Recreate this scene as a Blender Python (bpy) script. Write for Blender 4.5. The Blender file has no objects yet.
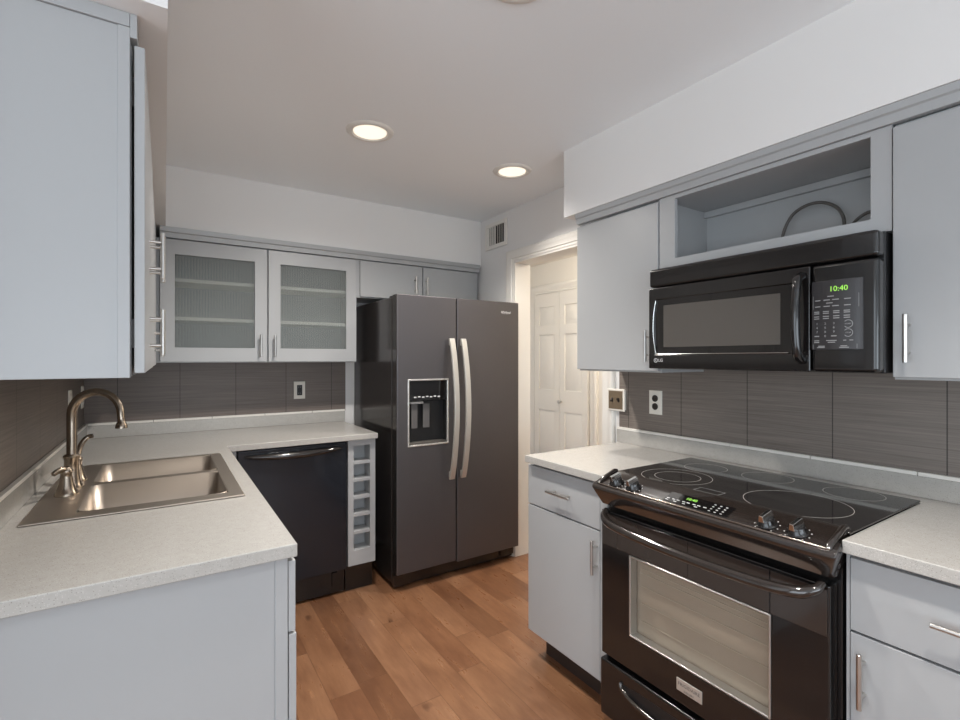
import bpy, bmesh, math, random
from mathutils import Vector, Matrix

# ------------------------------------------------------------------ camera, light, exposure
SC = bpy.context.scene
COL = SC.collection
R = math.radians

cam_data = bpy.data.cameras.new('camera')
cam_data.sensor_width = 36.0
cam_data.lens = 486.3 / 960 * 36.0
cam_data.shift_y = -1.4 / 960
cam_data.clip_start = 0.02
cam = bpy.data.objects.new('camera', cam_data)
COL.objects.link(cam)
cam.location = (0, 0, 1.348)
cam.rotation_euler = (R(90), 0, R(-33.0))
SC.camera = cam

SC.view_settings.view_transform = 'Standard'
SC.view_settings.look = 'None'
SC.view_settings.gamma = 1.0
SC.view_settings.use_curve_mapping = False
SC.view_settings.exposure = 0.0

world = bpy.data.worlds.new('world')
SC.world = world
world.use_nodes = True
world.node_tree.nodes['Background'].inputs[0].default_value = (0.80, 0.90, 1.0, 1)
world.node_tree.nodes['Background'].inputs[1].default_value = 1.0


def area(name, loc, rot, sx, sy, power, color, spread=180):
    l = bpy.data.lights.new(name, 'AREA')
    l.shape = 'RECTANGLE'
    l.size, l.size_y = sx, sy
    l.energy = power
    l.color = color
    l.spread = R(spread)
    o = bpy.data.objects.new(name, l)
    COL.objects.link(o)
    o.location = loc
    o.rotation_euler = rot
    return o


# daylight at two unseen dining windows; the rear one tilts up to brighten the ceiling
area('window_daylight', (0.0, -3.02, 1.2), (R(135), 0, 0), 3.1, 1.5, 62, (0.82, 0.92, 1.0))
area('side_window_daylight', (-2.36, -.55, 1.05), (R(74), 0, R(-90)), 2.8, 1.9, 41, (0.82, 0.92, 1.0))


def lamp(name, loc, power, color, radius=0.05, cone=150):
    l = bpy.data.lights.new(name, 'SPOT')
    l.energy = power
    l.color = color
    l.spot_size = R(cone)
    l.spot_blend = 1.0
    l.shadow_soft_size = radius
    o = bpy.data.objects.new(name, l)
    COL.objects.link(o)
    o.location = loc
    return o


WARM = (1.0, 0.95, 0.89)
LAMPS = ((0.782, 2.118), (1.60, 2.14), (0.80, 1.035), (0.82, 0.05), (0.82, -1.0))  # last two are unseen spots with no fixture
LAMP_W = (88.0, 52.0, 60.0, 64.0, 24.0)

# ------------------------------------------------------------------ mesh helpers


class MB:
    def __init__(self):
        self.v, self.f = [], []

    def add(self, vs, fs):
        n = len(self.v)
        self.v += [tuple(p) for p in vs]
        self.f += [tuple(i + n for i in f) for f in fs]
        return self

    def box(self, x0, x1, y0, y1, z0, z1):
        vs = [(x, y, z) for z in (z0, z1) for y in (y0, y1) for x in (x0, x1)]
        return self.add(vs, [(0, 2, 3, 1), (4, 5, 7, 6), (0, 1, 5, 4), (2, 6, 7, 3), (0, 4, 6, 2), (1, 3, 7, 5)])

    def tube(self, pts, r, n=12, closed=False, caps=True):
        """tube along a polyline; r a number or one per point"""
        P = [Vector(p) for p in pts]
        m = len(P)
        rr = r if isinstance(r, (list, tuple)) else [r] * m
        vs, fs = [], []
        prev = None
        for i, p in enumerate(P):
            if closed:
                t = (P[(i + 1) % m] - P[i - 1])
            else:
                t = P[min(i + 1, m - 1)] - P[max(i - 1, 0)]
            t.normalize()
            if prev is None:
                a = Vector((0, 0, 1)) if abs(t.z) < .9 else Vector((1, 0, 0))
                u = t.cross(a).normalized()
            else:
                u = (prev - t * prev.dot(t)).normalized()
            prev = u
            w = t.cross(u)
            for k in range(n):
                an = 2 * math.pi * k / n
                vs.append(p + (u * math.cos(an) + w * math.sin(an)) * rr[i])
        for i in range(m if closed else m - 1):
            j = (i + 1) % m
            for k in range(n):
                k2 = (k + 1) % n
                fs.append((i * n + k, i * n + k2, j * n + k2, j * n + k))
        if caps and not closed:
            fs.append(tuple(reversed(range(n))))
            fs.append(tuple((m - 1) * n + k for k in range(n)))
        return self.add(vs, fs)

    def cyl(self, a, b, r, n=20):
        return self.tube([a, b], r, n)

    def lathe(self, prof, origin=(0, 0, 0), axis=(0, 0, 1), n=32, cap0=True, cap1=True):
        """prof: (radius, height) pairs along axis"""
        ax = Vector(axis).normalized()
        a = Vector((0, 0, 1)) if abs(ax.z) < .9 else Vector((1, 0, 0))
        u = ax.cross(a).normalized()
        w = ax.cross(u)
        O = Vector(origin)
        vs, fs = [], []
        for r, h in prof:
            for k in range(n):
                an = 2 * math.pi * k / n
                vs.append(O + ax * h + (u * math.cos(an) + w * math.sin(an)) * r)
        m = len(prof)
        for i in range(m - 1):
            for k in range(n):
                k2 = (k + 1) % n
                fs.append((i * n + k, i * n + k2, (i + 1) * n + k2, (i + 1) * n + k))
        if cap0:
            fs.append(tuple(reversed(range(n))))
        if cap1:
            fs.append(tuple((m - 1) * n + k for k in range(n)))
        return self.add(vs, fs)

    def prism(self, prof, axis, a, b):
        """closed 2D profile swept along an axis: 'x' (y,z), 'y' (x,z), 'z' (x,y)"""
        def P(p, t):
            return {'x': (t, p[0], p[1]), 'y': (p[0], t, p[1]), 'z': (p[0], p[1], t)}[axis]
        n = len(prof)
        vs = [P(p, a) for p in prof] + [P(p, b) for p in prof]
        fs = [tuple(reversed(range(n))), tuple(n + i for i in range(n))]
        fs += [(i, (i + 1) % n, n + (i + 1) % n, n + i) for i in range(n)]
        return self.add(vs, fs)

    def slab(self, us, vs_, solid, w0, w1, axes='xyz'):
        """a plate with holes: grid lines us, vs_; solid(i,j); thickness w0..w1; axes = where u,v,w go"""
        idx = {}
        V, F = [], []

        def pt(i, j, s):
            k = (i, j, s)
            if k not in idx:
                d = {axes[0]: us[i], axes[1]: vs_[j], axes[2]: (w0, w1)[s]}
                idx[k] = len(V)
                V.append((d['x'], d['y'], d['z']))
            return idx[k]
        nu, nv = len(us) - 1, len(vs_) - 1
        S = lambda i, j: 0 <= i < nu and 0 <= j < nv and solid(i, j)
        for i in range(nu):
            for j in range(nv):
                if not S(i, j):
                    continue
                F.append((pt(i, j, 0), pt(i, j + 1, 0), pt(i + 1, j + 1, 0), pt(i + 1, j, 0)))
                F.append((pt(i, j, 1), pt(i + 1, j, 1), pt(i + 1, j + 1, 1), pt(i, j + 1, 1)))
                if not S(i - 1, j):
                    F.append((pt(i, j, 0), pt(i, j, 1), pt(i, j + 1, 1), pt(i, j + 1, 0)))
                if not S(i + 1, j):
                    F.append((pt(i + 1, j, 0), pt(i + 1, j + 1, 0), pt(i + 1, j + 1, 1), pt(i + 1, j, 1)))
                if not S(i, j - 1):
                    F.append((pt(i, j, 0), pt(i + 1, j, 0), pt(i + 1, j, 1), pt(i, j, 1)))
                if not S(i, j + 1):
                    F.append((pt(i, j + 1, 0), pt(i, j + 1, 1), pt(i + 1, j + 1, 1), pt(i + 1, j + 1, 0)))
        return self.add(V, F)

    def frame(self, u0, u1, v0, v1, t, w0, w1, axes='xyz', t2=None):
        """rectangular ring"""
        t2 = t if t2 is None else t2
        return self.slab([u0, u0 + t, u1 - t, u1], [v0, v0 + t2, v1 - t2, v1], lambda i, j: not (i == 1 and j == 1), w0, w1, axes)

    def text(self, s, size, origin, ux, uy, depth=0.0006, align='CENTER'):
        """raised lettering: ux = reading direction, uy = up"""
        cu = bpy.data.curves.new('lettering', 'FONT')
        cu.body = s
        cu.size = size
        cu.align_x = align
        cu.align_y = 'CENTER'
        cu.extrude = depth / 2
        cu.resolution_u = 3
        o = bpy.data.objects.new('lettering', cu)
        COL.objects.link(o)
        dg = bpy.context.evaluated_depsgraph_get()
        me = bpy.data.meshes.new_from_object(o.evaluated_get(dg))
        U, W = Vector(ux).normalized(), Vector(uy).normalized()
        N = U.cross(W)
        O = Vector(origin)
        self.add([O + U * v.co.x + W * v.co.y + N * v.co.z for v in me.vertices], [tuple(p.vertices) for p in me.polygons])
        bpy.data.objects.remove(o)
        bpy.data.curves.remove(cu)
        bpy.data.meshes.remove(me)
        return self


def wloc(o):
    v = Vector((0, 0, 0))
    while o is not None:
        v += Vector(o.location)
        o = o.parent
    return v


def obj(name, mb, m, parent=None, bevel=0.0, seg=2, smooth=True, angle=40):
    vs = mb.v
    if parent is not None:
        base = wloc(parent)
    else:
        lo = [min(v[i] for v in vs) for i in range(3)]
        hi = [max(v[i] for v in vs) for i in range(3)]
        base = Vector(((lo[0] + hi[0]) / 2, (lo[1] + hi[1]) / 2, lo[2]))
    me = bpy.data.meshes.new(name)
    me.from_pydata([tuple(Vector(v) - base) for v in vs], [], mb.f)
    bm = bmesh.new()
    bm.from_mesh(me)
    bmesh.ops.recalc_face_normals(bm, faces=bm.faces)
    bm.to_mesh(me)
    bm.free()
    me.materials.append(m)
    if smooth:
        me.shade_smooth()
        me.set_sharp_from_angle(angle=R(angle))
    o = bpy.data.objects.new(name, me)
    COL.objects.link(o)
    if parent is not None:
        o.parent = parent
    else:
        o.location = base
    if bevel:
        b = o.modifiers.new('bevel', 'BEVEL')
        b.width = bevel
        b.segments = seg
        b.limit_method = 'ANGLE'
        b.angle_limit = R(50)
        b.harden_normals = True
    return o


def tag(o, label, cat, group=None):
    o['label'] = label
    o['category'] = cat
    if group:
        o['group'] = group
    return o


def thing(name, label, cat, loc, group=None):
    o = bpy.data.objects.new(name, None)
    o.empty_display_size = 0.1
    COL.objects.link(o)
    o.location = loc
    return tag(o, label, cat, group)


def struct(name, mb, m, parent=None, **kw):
    o = obj(name, mb, m, parent, **kw)
    if parent is None:
        o['kind'] = 'structure'
    return o


def B(*a):
    return MB().box(*a)


# ------------------------------------------------------------------ materials


def mat(name, col, rough=0.5, metal=0.0, spec=0.5, coat=0.0, emit=None, estr=0.0):
    m = bpy.data.materials.new(name)
    m.use_nodes = True
    p = m.node_tree.nodes['Principled BSDF']
    p.inputs['Base Color'].default_value = (*col, 1)
    p.inputs['Roughness'].default_value = rough
    p.inputs['Metallic'].default_value = metal
    p.inputs['Specular IOR Level'].default_value = spec
    if coat:
        p.inputs['Coat Weight'].default_value = coat
        p.inputs['Coat Roughness'].default_value = 0.05
    if emit:
        p.inputs['Emission Color'].default_value = (*emit, 1)
        p.inputs['Emission Strength'].default_value = estr
    return m


def srgb(r, g, b):
    f = lambda c: c / 12.92 if c <= 0.04045 else ((c + 0.055) / 1.055) ** 2.4
    return tuple(f(c / 255) for c in (r, g, b))


class NT:
    def __init__(self, m):
        self.t = m.node_tree
        self.p = self.t.nodes['Principled BSDF']

    def n(self, kind, **inp):
        nd = self.t.nodes.new(kind)
        for k, v in inp.items():
            setattr(nd, k, v)
        return nd

    def link(self, a, b):
        self.t.links.new(a, b)

    def math(self, op, a, b=None):
        nd = self.n('ShaderNodeMath', operation=op)
        for i, q in enumerate((a, b)):
            if q is None:
                continue
            if isinstance(q, (int, float)):
                nd.inputs[i].default_value = q
            else:
                self.link(q, nd.inputs[i])
        return nd.outputs[0]

    def ramp(self, fac, stops):
        nd = self.n('ShaderNodeValToRGB')
        e = nd.color_ramp.elements
        while len(e) < len(stops):
            e.new(0.5)
        for el, (p, c) in zip(e, stops):
            el.position = p
            el.color = (*c, 1)
        self.link(fac, nd.inputs[0])
        return nd.outputs[0]

    def mix(self, fac, a, b, blend='MIX'):
        nd = self.n('ShaderNodeMix', data_type='RGBA', blend_type=blend)
        for i, q in ((0, fac), (6, a), (7, b)):
            if isinstance(q, (int, float)):
                nd.inputs[i].default_value = q
            elif isinstance(q, tuple):
                nd.inputs[i].default_value = (*q, 1)
            else:
                self.link(q, nd.inputs[i])
        return nd.outputs[2]

    def bump(self, h, strength, dist=0.002):
        nd = self.n('ShaderNodeBump')
        nd.inputs['Strength'].default_value = strength
        nd.inputs['Distance'].default_value = dist
        self.link(h, nd.inputs['Height'])
        self.link(nd.outputs[0], self.p.inputs['Normal'])

    def pos(self, scale=(1, 1, 1)):
        """world position (objects carry no rotation)"""
        g = self.n('ShaderNodeNewGeometry')
        mp = self.n('ShaderNodeVectorMath', operation='MULTIPLY')
        mp.inputs[1].default_value = scale
        self.link(g.outputs['Position'], mp.inputs[0])
        return mp.outputs[0]

    def noise(self, vec, scale, detail=3, rough=0.5):
        nd = self.n('ShaderNodeTexNoise')
        nd.inputs['Scale'].default_value = scale
        nd.inputs['Detail'].default_value = detail
        nd.inputs['Roughness'].default_value = rough
        self.link(vec, nd.inputs['Vector'])
        return nd.outputs[0]


def paint(name, col, rough, bump=0.03):
    m = mat(name, col, rough)
    t = NT(m)
    n = t.noise(t.pos(), 160, 2)
    t.bump(n, bump, 0.001)
    return m


WALL = paint('wall_paint', srgb(235, 233, 231), 0.7)
CEIL = paint('ceiling_paint', srgb(246, 248, 250), 0.8)
TRIM = paint('trim_paint', srgb(235, 231, 224), 0.35)
HALL = paint('hall_paint', srgb(238, 233, 224), 0.7)
CAB = paint('cabinet_paint', srgb(172, 173, 174), 0.33, 0.02)
GAP = mat('dark_gap', (0.01, 0.01, 0.01), 0.8)
NICKEL = mat('brushed_nickel', srgb(205, 202, 198), 0.28, 1.0)
CHROME = mat('polished_chrome', srgb(225, 224, 222), 0.12, 1.0)
BLACK = mat('black_enamel', srgb(24, 22, 22), 0.16, 0, 0.5, 0.4)
BLACKGLASS = mat('black_glass', srgb(20, 18, 18), 0.06, 0, 0.6)
BLACKMATTE = mat('black_plastic', srgb(26, 25, 26), 0.45)
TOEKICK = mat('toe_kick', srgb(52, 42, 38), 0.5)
WHITEPL = mat('white_plastic', srgb(232, 226, 216), 0.4)
DARKPL = mat('dark_plastic', srgb(48, 40, 36), 0.4)
BRASS = mat('aged_brass', srgb(150, 132, 110), 0.4, 0.6)
INKW = mat('white_print', srgb(205, 205, 205), 0.6)
INKG = mat('grey_print', srgb(150, 150, 150), 0.6)
LED = mat('green_digits', (0.02, 0.05, 0.01), 0.5, emit=(0.42, 0.95, 0.12), estr=1.0)
LENS = mat('lamp_lens', (0.9, 0.85, 0.75), 0.6, emit=(1.0, 0.86, 0.70), estr=1.0)
BULB = mat('lamp_bulb', (1, 1, 1), 0.6, emit=(1.0, 0.93, 0.80), estr=3.0)


def floor_mat():
    m = mat('wood_floor', (0.3, 0.15, 0.08), 0.32)
    t = NT(m)
    g = t.n('ShaderNodeNewGeometry')
    s = t.n('ShaderNodeSeparateXYZ')
    t.link(g.outputs['Position'], s.inputs[0])
    W, L = 0.127, 0.95
    u = t.math('DIVIDE', t.math('ADD', s.outputs[0], 5.04), W)
    row = t.math('FLOOR', u)
    wn = t.n('ShaderNodeTexWhiteNoise', noise_dimensions='1D')
    t.link(row, wn.inputs['W'])
    v = t.math('ADD', t.math('DIVIDE', s.outputs[1], L), t.math('MULTIPLY', wn.outputs['Value'], 7.3))
    pid = t.math('FLOOR', v)
    cb = t.n('ShaderNodeCombineXYZ')
    t.link(row, cb.inputs[0])
    t.link(pid, cb.inputs[1])
    wn2 = t.n('ShaderNodeTexWhiteNoise', noise_dimensions='2D')
    t.link(cb.outputs[0], wn2.inputs['Vector'])
    fu, fv = t.math('FRACT', u), t.math('FRACT', v)
    eu = t.math('MINIMUM', fu, t.math('SUBTRACT', 1.0, fu))
    ev = t.math('MINIMUM', fv, t.math('SUBTRACT', 1.0, fv))
    gap = t.math('MAXIMUM', t.math('LESS_THAN', eu, 0.011), t.math('LESS_THAN', ev, 0.0018))
    # grain, offset per plank
    off = t.n('ShaderNodeVectorMath', operation='MULTIPLY_ADD')
    off.inputs[1].default_value = (37, 53, 11)
    t.link(wn2.outputs['Color'], off.inputs[0])
    t.link(t.pos((11, 1.7, 1)), off.inputs[2])
    grain = t.noise(off.outputs[0], 3.5, 8, 0.62)
    off2 = t.n('ShaderNodeVectorMath', operation='MULTIPLY_ADD')
    off2.inputs[1].default_value = (31, 17, 5)
    t.link(wn2.outputs['Color'], off2.inputs[0])
    t.link(t.pos((1.6, 0.8, 1)), off2.inputs[2])
    cloud = t.noise(off2.outputs[0], 3.2, 3, 0.55)
    knot = t.noise(off2.outputs[0], 7.5, 1, 0.4)
    base = t.ramp(wn2.outputs['Value'], [(0.0, srgb(124, 87, 62)), (0.35, srgb(140, 99, 71)), (0.7, srgb(148, 108, 79)), (1.0, srgb(157, 117, 88))])
    c1 = t.mix(t.ramp(grain, [(0.35, (0, 0, 0)), (0.75, (1, 1, 1))]), t.mix(1.0, base, (0.74, 0.69, 0.66), 'MULTIPLY'), base)
    c2 = t.mix(t.ramp(cloud, [(0.36, (0.8, 0.8, 0.8)), (0.58, (0, 0, 0))]), c1, t.mix(1.0, c1, (0.72, 0.67, 0.66), 'MULTIPLY'))
    c3 = t.mix(t.ramp(knot, [(0.73, (0, 0, 0)), (0.80, (0.65, 0.65, 0.65))]), c2, srgb(70, 42, 30))
    c4 = t.mix(t.math('MULTIPLY', gap, 0.6), c3, srgb(92, 60, 40))
    t.link(c4, t.p.inputs['Base Color'])
    t.link(t.ramp(grain, [(0.3, (0.34,) * 3), (0.8, (0.24,) * 3)]), t.p.inputs['Roughness'])
    t.bump(t.math('SUBTRACT', t.math('MULTIPLY', grain, 0.3), gap), 0.25, 0.001)
    return m


def counter_mat():
    m = mat('quartz_counter', (0.5, 0.48, 0.45), 0.22)
    t = NT(m)
    P = t.pos()
    vo = t.n('ShaderNodeTexVoronoi')
    vo.inputs['Scale'].default_value = 430
    t.link(P, vo.inputs['Vector'])
    sep = t.n('ShaderNodeSeparateColor')
    t.link(vo.outputs['Color'], sep.inputs[0])
    d = vo.outputs['Distance']
    near = t.math('LESS_THAN', d, 0.42)
    dark = t.math('MULTIPLY', near, t.math('GREATER_THAN', sep.outputs[0], 0.90))
    lite = t.math('MULTIPLY', near, t.math('LESS_THAN', sep.outputs[0], 0.16))
    n = t.noise(P, 45, 4, 0.6)
    base = t.mix(n, srgb(174, 170, 164), srgb(189, 186, 181))
    c = t.mix(t.math('MULTIPLY', dark, 0.55), base, srgb(120, 114, 106))
    c = t.mix(t.math('MULTIPLY', lite, 0.3), c, srgb(228, 226, 222))
    t.link(c, t.p.inputs['Base Color'])
    return m


def tile_mat(name, axis, joints_from, pitch, lo=srgb(104, 95, 89), hi=srgb(142, 132, 124)):
    """large format tiles with a fine woven streak; axis 0 = runs along x, 1 = along y"""
    m = mat(name, (0.1, 0.09, 0.085), 0.45)
    t = NT(m)
    g = t.n('ShaderNodeNewGeometry')
    s = t.n('ShaderNodeSeparateXYZ')
    t.link(g.outputs['Position'], s.inputs[0])
    u = t.math('DIVIDE', t.math('SUBTRACT', s.outputs[axis], joints_from), pitch)
    idn = t.math('FLOOR', u)
    f = t.math('FRACT', u)
    e = t.math('MINIMUM', f, t.math('SUBTRACT', 1.0, f))
    gap = t.math('LESS_THAN', e, 0.0055)
    wn = t.n('ShaderNodeTexWhiteNoise', noise_dimensions='1D')
    t.link(idn, wn.inputs['W'])
    sc = (2.5, 2.5, 190)
    st = t.noise(t.pos(sc), 1.0, 4, 0.65)
    st2 = t.noise(t.pos((14, 14, 40)), 1.0, 3, 0.6)
    c = t.mix(t.ramp(st, [(0.3, (0, 0, 0)), (0.7, (1, 1, 1))]), lo, hi)
    c = t.mix(t.math('MULTIPLY', st2, 0.3), c, srgb(98, 90, 85))
    c = t.mix(t.math('MULTIPLY', wn.outputs['Value'], 0.18), c, srgb(128, 119, 112))
    c = t.mix(t.math('MULTIPLY', gap, 0.85), c, srgb(44, 39, 37))
    t.link(c, t.p.inputs['Base Color'])
    t.bump(t.math('SUBTRACT', t.math('MULTIPLY', st, 0.25), gap), 0.25, 0.001)
    return m


def steel_mat(name, col, rough, scale, metal=1.0):
    m = mat(name, col, rough, metal)
    t = NT(m)
    n = t.noise(t.pos(scale), 1.0, 3, 0.6)
    t.link(t.ramp(n, [(0.3, (rough * 0.85,) * 3), (0.7, (rough * 1.2,) * 3)]), t.p.inputs['Roughness'])
    return m


FLOOR = floor_mat()
QUARTZ = counter_mat()
TILE_R = tile_mat('tile_right', 1, 0.4665, 0.3025)
TILE_B = tile_mat('tile_back', 0, 0.078, 0.2955, srgb(96, 85, 79), srgb(128, 116, 109))  # same tile toned darker, the dimmer light on this wall put into its colour
TILE_L = tile_mat('tile_left', 1, 1.932, 0.32, srgb(96, 86, 80), srgb(130, 119, 111))  # darkened like the back tile, for the weaker light here
STEEL = mat('sink_steel', srgb(186, 175, 163), 0.36, 0.92)
FRIDGE = steel_mat('dark_stainless', srgb(99, 96, 98), 0.40, (300, 300, 2), 0.75)
FRIDGESIDE = mat('fridge_side', srgb(62, 58, 57), 0.16, 0.5)
HANDLE = mat('satin_steel', srgb(208, 204, 197), 0.42, 0.7)
OVENTAN = mat('oven_liner', srgb(204, 194, 183), 0.4)
MWREFLECT = mat('microwave_reflection', srgb(84, 80, 76), 0.22)  # grey tone stands in for the cabinets reflected in the window mesh


def see_through(name, tint, body, amount, rough):
    """thin glass: part of the light passes straight, part is scattered by the body"""
    m = mat(name, body, rough)
    t = NT(m)
    tr = t.n('ShaderNodeBsdfTransparent')
    tr.inputs[0].default_value = (*tint, 1)
    mx = t.n('ShaderNodeMixShader')
    mx.inputs[0].default_value = amount
    t.link(t.p.outputs[0], mx.inputs[1])
    t.link(tr.outputs[0], mx.inputs[2])
    out = [n for n in t.t.nodes if n.type == 'OUTPUT_MATERIAL'][0]
    t.link(mx.outputs[0], out.inputs['Surface'])
    return m


REEDED = see_through('reeded_glass', (0.93, 0.95, 0.945), srgb(150, 154, 153), 0.70, 0.28)
t_ = NT(REEDED)
g_ = t_.n('ShaderNodeNewGeometry')
s_ = t_.n('ShaderNodeSeparateXYZ')
t_.link(g_.outputs['Position'], s_.inputs[0])
w_ = t_.math('SINE', t_.math('MULTIPLY', s_.outputs[0], 2 * math.pi / .0139))
t_.link(t_.ramp(t_.math('ADD', t_.math('MULTIPLY', w_, 0.5), 0.5), [(0.0, srgb(118, 122, 120)), (0.8, srgb(172, 176, 174))]), t_.p.inputs['Base Color'])  # shading of the ribs painted as light and dark stripes
OVENGLASS = see_through('oven_glass', (0.98, 0.96, 0.93), srgb(90, 80, 70), 0.85, 0.05)

# ------------------------------------------------------------------ setting
XL, XW, YB, ZC, ZS = -0.37, 2.005, 3.37, 2.377, 2.047
struct('floor', B(-2.5, 3.7, -3.2, 4.9, -0.05, 0.0), FLOOR)
struct('ceiling', B(-2.5, XW + .12, -3.2, YB + .12, ZC, ZC + .1), CEIL)
struct('ceiling_hall', B(XW + .12, 3.6, 0.6, 4.9, ZC, ZC + .1), HALL)
struct('wall_left', B(XL - .12, XL, 1.155, YB + .12, 0, ZC), WALL)
struct('wall_back', B(XL, XW + .12, YB, YB + .12, 0, ZC), WALL)
DY0, DY1, DZ = 1.845, 2.655, 2.012
struct('wall_right', MB().slab([-3.2, DY0, DY1, YB], [0, DZ, ZC], lambda i, j: not (i == 1 and j == 0), XW, XW + .12, 'yzx'), WALL)
struct('wall_hall', MB().box(3.46, 3.58, 0.6, 4.9, 0, ZC).box(XW + .12, 3.46, 4.78, 4.9, 0, ZC).box(XW + .12, 3.46, 0.6, 0.72, 0, ZC), HALL)
# dining end behind the camera, with two window openings
struct('wall_rear', MB().slab([-2.5, -1.6, 1.6, XW], [0, 0.3, 2.2, ZC], lambda i, j: not (i == 1 and j == 1), -3.2, -3.08, 'xzy'), WALL)
struct('wall_dining', MB().slab([-3.08, -1.95, 0.85, 1.155], [0, 0.1, 2.0, ZC], lambda i, j: not (i == 1 and j == 1), -2.5, -2.38, 'yzx').box(-2.38, XL - .12, 1.155, 1.275, 0, ZC), WALL)
# soffits over the cabinets
struct('wall_soffit_left', B(XL, 0.006, 1.155, 3.075, ZS, ZC), WALL)
struct('wall_soffit_back', B(XL, XW, 3.075, YB, ZS, ZC), WALL)
struct('wall_soffit_right', B(1.666, XW, -1.6, 1.80, ZS, ZC), WALL)
# tiled strips
struct('wall_tile_left', B(XL, XL + .008, 1.215, YB, 0.985, 1.325), TILE_L)
struct('wall_tile_back', B(XL + .008, 1.062, YB - .008, YB, 0.985, 1.335), TILE_B)
struct('wall_tile_right', B(XW - .008, XW, -1.0, 1.737, 0.975, 1.32), TILE_R)


def crown(name, pts, axis, a, b):
    return struct(name, MB().prism(pts, axis, a, b), CAB, bevel=0.0015)


# crown mouldings between cabinets and soffits
crown('trim_1', [(1.704, 1.997), (1.681, 1.997), (1.679, 2.022), (1.672, 2.026), (1.669, 2.0465), (1.704, 2.0465)], 'y', -1.0, 1.728)
crown('trim_2', [(3.10, 1.992), (3.064, 1.992), (3.062, 2.018), (3.054, 2.022), (3.050, 2.0465), (3.10, 2.0465)], 'x', -0.02, 1.985)
m = MB().prism([(-0.058, 1.998), (-0.046, 1.998), (-0.046, 2.0465), (-0.058, 2.0465)], 'y', 1.2095, 3.05)
m.prism([(1.2225, 2.019), (1.2095, 2.019), (1.2095, 2.0465), (1.2225, 2.0465)], 'x', XL + .001, -0.0585)
struct('trim_3', m, CAB, bevel=0.001)

# doorway casing (stepped profile) and jamb liner


def casing(x, y0, y1, z1, prof):
    """mitred door casing on the plane x, facing -x; prof = (distance outward, projection)"""
    rows = [[(x - t, y1 + a, 0), (x - t, y1 + a, z1 + a), (x - t, y0 - a, z1 + a), (x - t, y0 - a, 0)] for a, t in prof]
    n = len(prof)
    V = [p for row in rows for p in row]
    F = [(i * 4 + k, i * 4 + k + 1, ((i + 1) % n) * 4 + k + 1, ((i + 1) % n) * 4 + k) for i in range(n) for k in range(3)]
    F += [tuple(i * 4 for i in range(n)), tuple(reversed([i * 4 + 3 for i in range(n)]))]
    return MB().add(V, F)


PROFILE = [(0, .0003), (0, .010), (.006, .012), (.014, .012), (.018, .017), (.046, .018), (.052, .022), (.068, .022), (.075, .015), (.075, .0003)]
struct('trim_4', casing(XW, DY0, DY1, DZ, PROFILE), TRIM)
m = MB().box(XW - .006, XW + .126, DY1 - .014, DY1, 0, DZ).box(XW - .006, XW + .126, DY0, DY0 + .014, 0, DZ).box(XW - .006, XW + .126, DY0 + .014, DY1 - .014, DZ - .014, DZ)
struct('trim_5', m, TRIM, bevel=0.0015)
struct('baseboard_hall', MB().box(3.445, 3.46, 4.275, 4.78, 0, .11).box(3.445, 3.46, .72, 3.262, 0, .11), TRIM, bevel=.003)
# closet casing in the hall
struct('trim_6', casing(3.46, 3.365, 4.173, 2.05, [(a * 1.3, t) for a, t in PROFILE]), TRIM)


def bifold_leaf(y0, y1, parent):
    """one leaf with three raised panels, facing -x"""
    z = [0.015, 0.22, 0.80, 1.02, 1.60, 1.70, 1.90, 2.04]
    s = 0.075
    mb = MB().slab([y0, y0 + s, y1 - s, y1], z, lambda i, j: not (i == 1 and j in (1, 3, 5)), 3.425, 3.450, 'yzx')
    mb.box(3.438, 3.450, y0 + s, y1 - s, .2, 1.92)
    for za, zb in ((0.22, 0.80), (1.02, 1.60), (1.70, 1.90)):
        a, b = y0 + s, y1 - s
        e = 0.028
        v = [(3.4385, a, za), (3.4385, b, za), (3.4385, b, zb), (3.4385, a, zb),
             (3.428, a + e, za + e), (3.428, b - e, za + e), (3.428, b - e, zb - e), (3.428, a + e, zb - e)]
        mb.add(v, [(0, 1, 5, 4), (1, 2, 6, 5), (2, 3, 7, 6), (3, 0, 4, 7), (4, 5, 6, 7)])
    return obj('door_leaf', mb, TRIM, parent, bevel=0.0012)


d1 = bpy.data.objects.new('door_1', None)
COL.objects.link(d1)
d1.location = (3.44, 3.80, 0)
d1['kind'] = 'structure'
bifold_leaf(3.371, 3.767, d1)
leaf = bifold_leaf(3.771, 4.167, d1)
obj('door_knob', MB().lathe([(.008, 0), (.008, .02), (.016, .024), (.02, .034), (.016, .043), (.004, .047)], (3.425, 3.742, .905), (-1, 0, 0), 20), NICKEL, d1)

# ------------------------------------------------------------------ ceiling lights and vent
lamp_labels = ['round recessed ceiling light farther left, nearest the glass door cabinets',
               'round recessed ceiling light in front of the doorway and vent',
               'round recessed ceiling light cut off by the top edge of the photo']
for (x, y), lab in zip(LAMPS[:3], lamp_labels):
    t = thing('ceiling_light', lab, 'ceiling light', (x, y, ZC - .012), 'recessed ceiling lights')
    obj('trim_ring', MB().lathe([(.078, 0.0), (.074, -.003), (.080, -.009), (.092, -.009), (.104, -.003), (.106, 0.0)], (x, y, ZC), n=48, cap0=False, cap1=False), TRIM, t)
    obj('lens', MB().lathe([(.078, -.0005), (.060, .0), (.001, .0)], (x, y, ZC - .002), n=40, cap0=False), LENS, t)
for k, (x, y) in enumerate(LAMPS):
    lamp('recessed_lamp_light', (x, y, ZC - .05), LAMP_W[k], WARM, 0.045, (160, 130, 108, 108, 130)[k])
hl = bpy.data.lights.new('hall_lamp_light', 'POINT')
hl.energy = 34
hl.color = (1.0, 0.92, 0.80)
hl.shadow_soft_size = 0.08
ho = bpy.data.objects.new('hall_lamp_light', hl)
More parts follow.
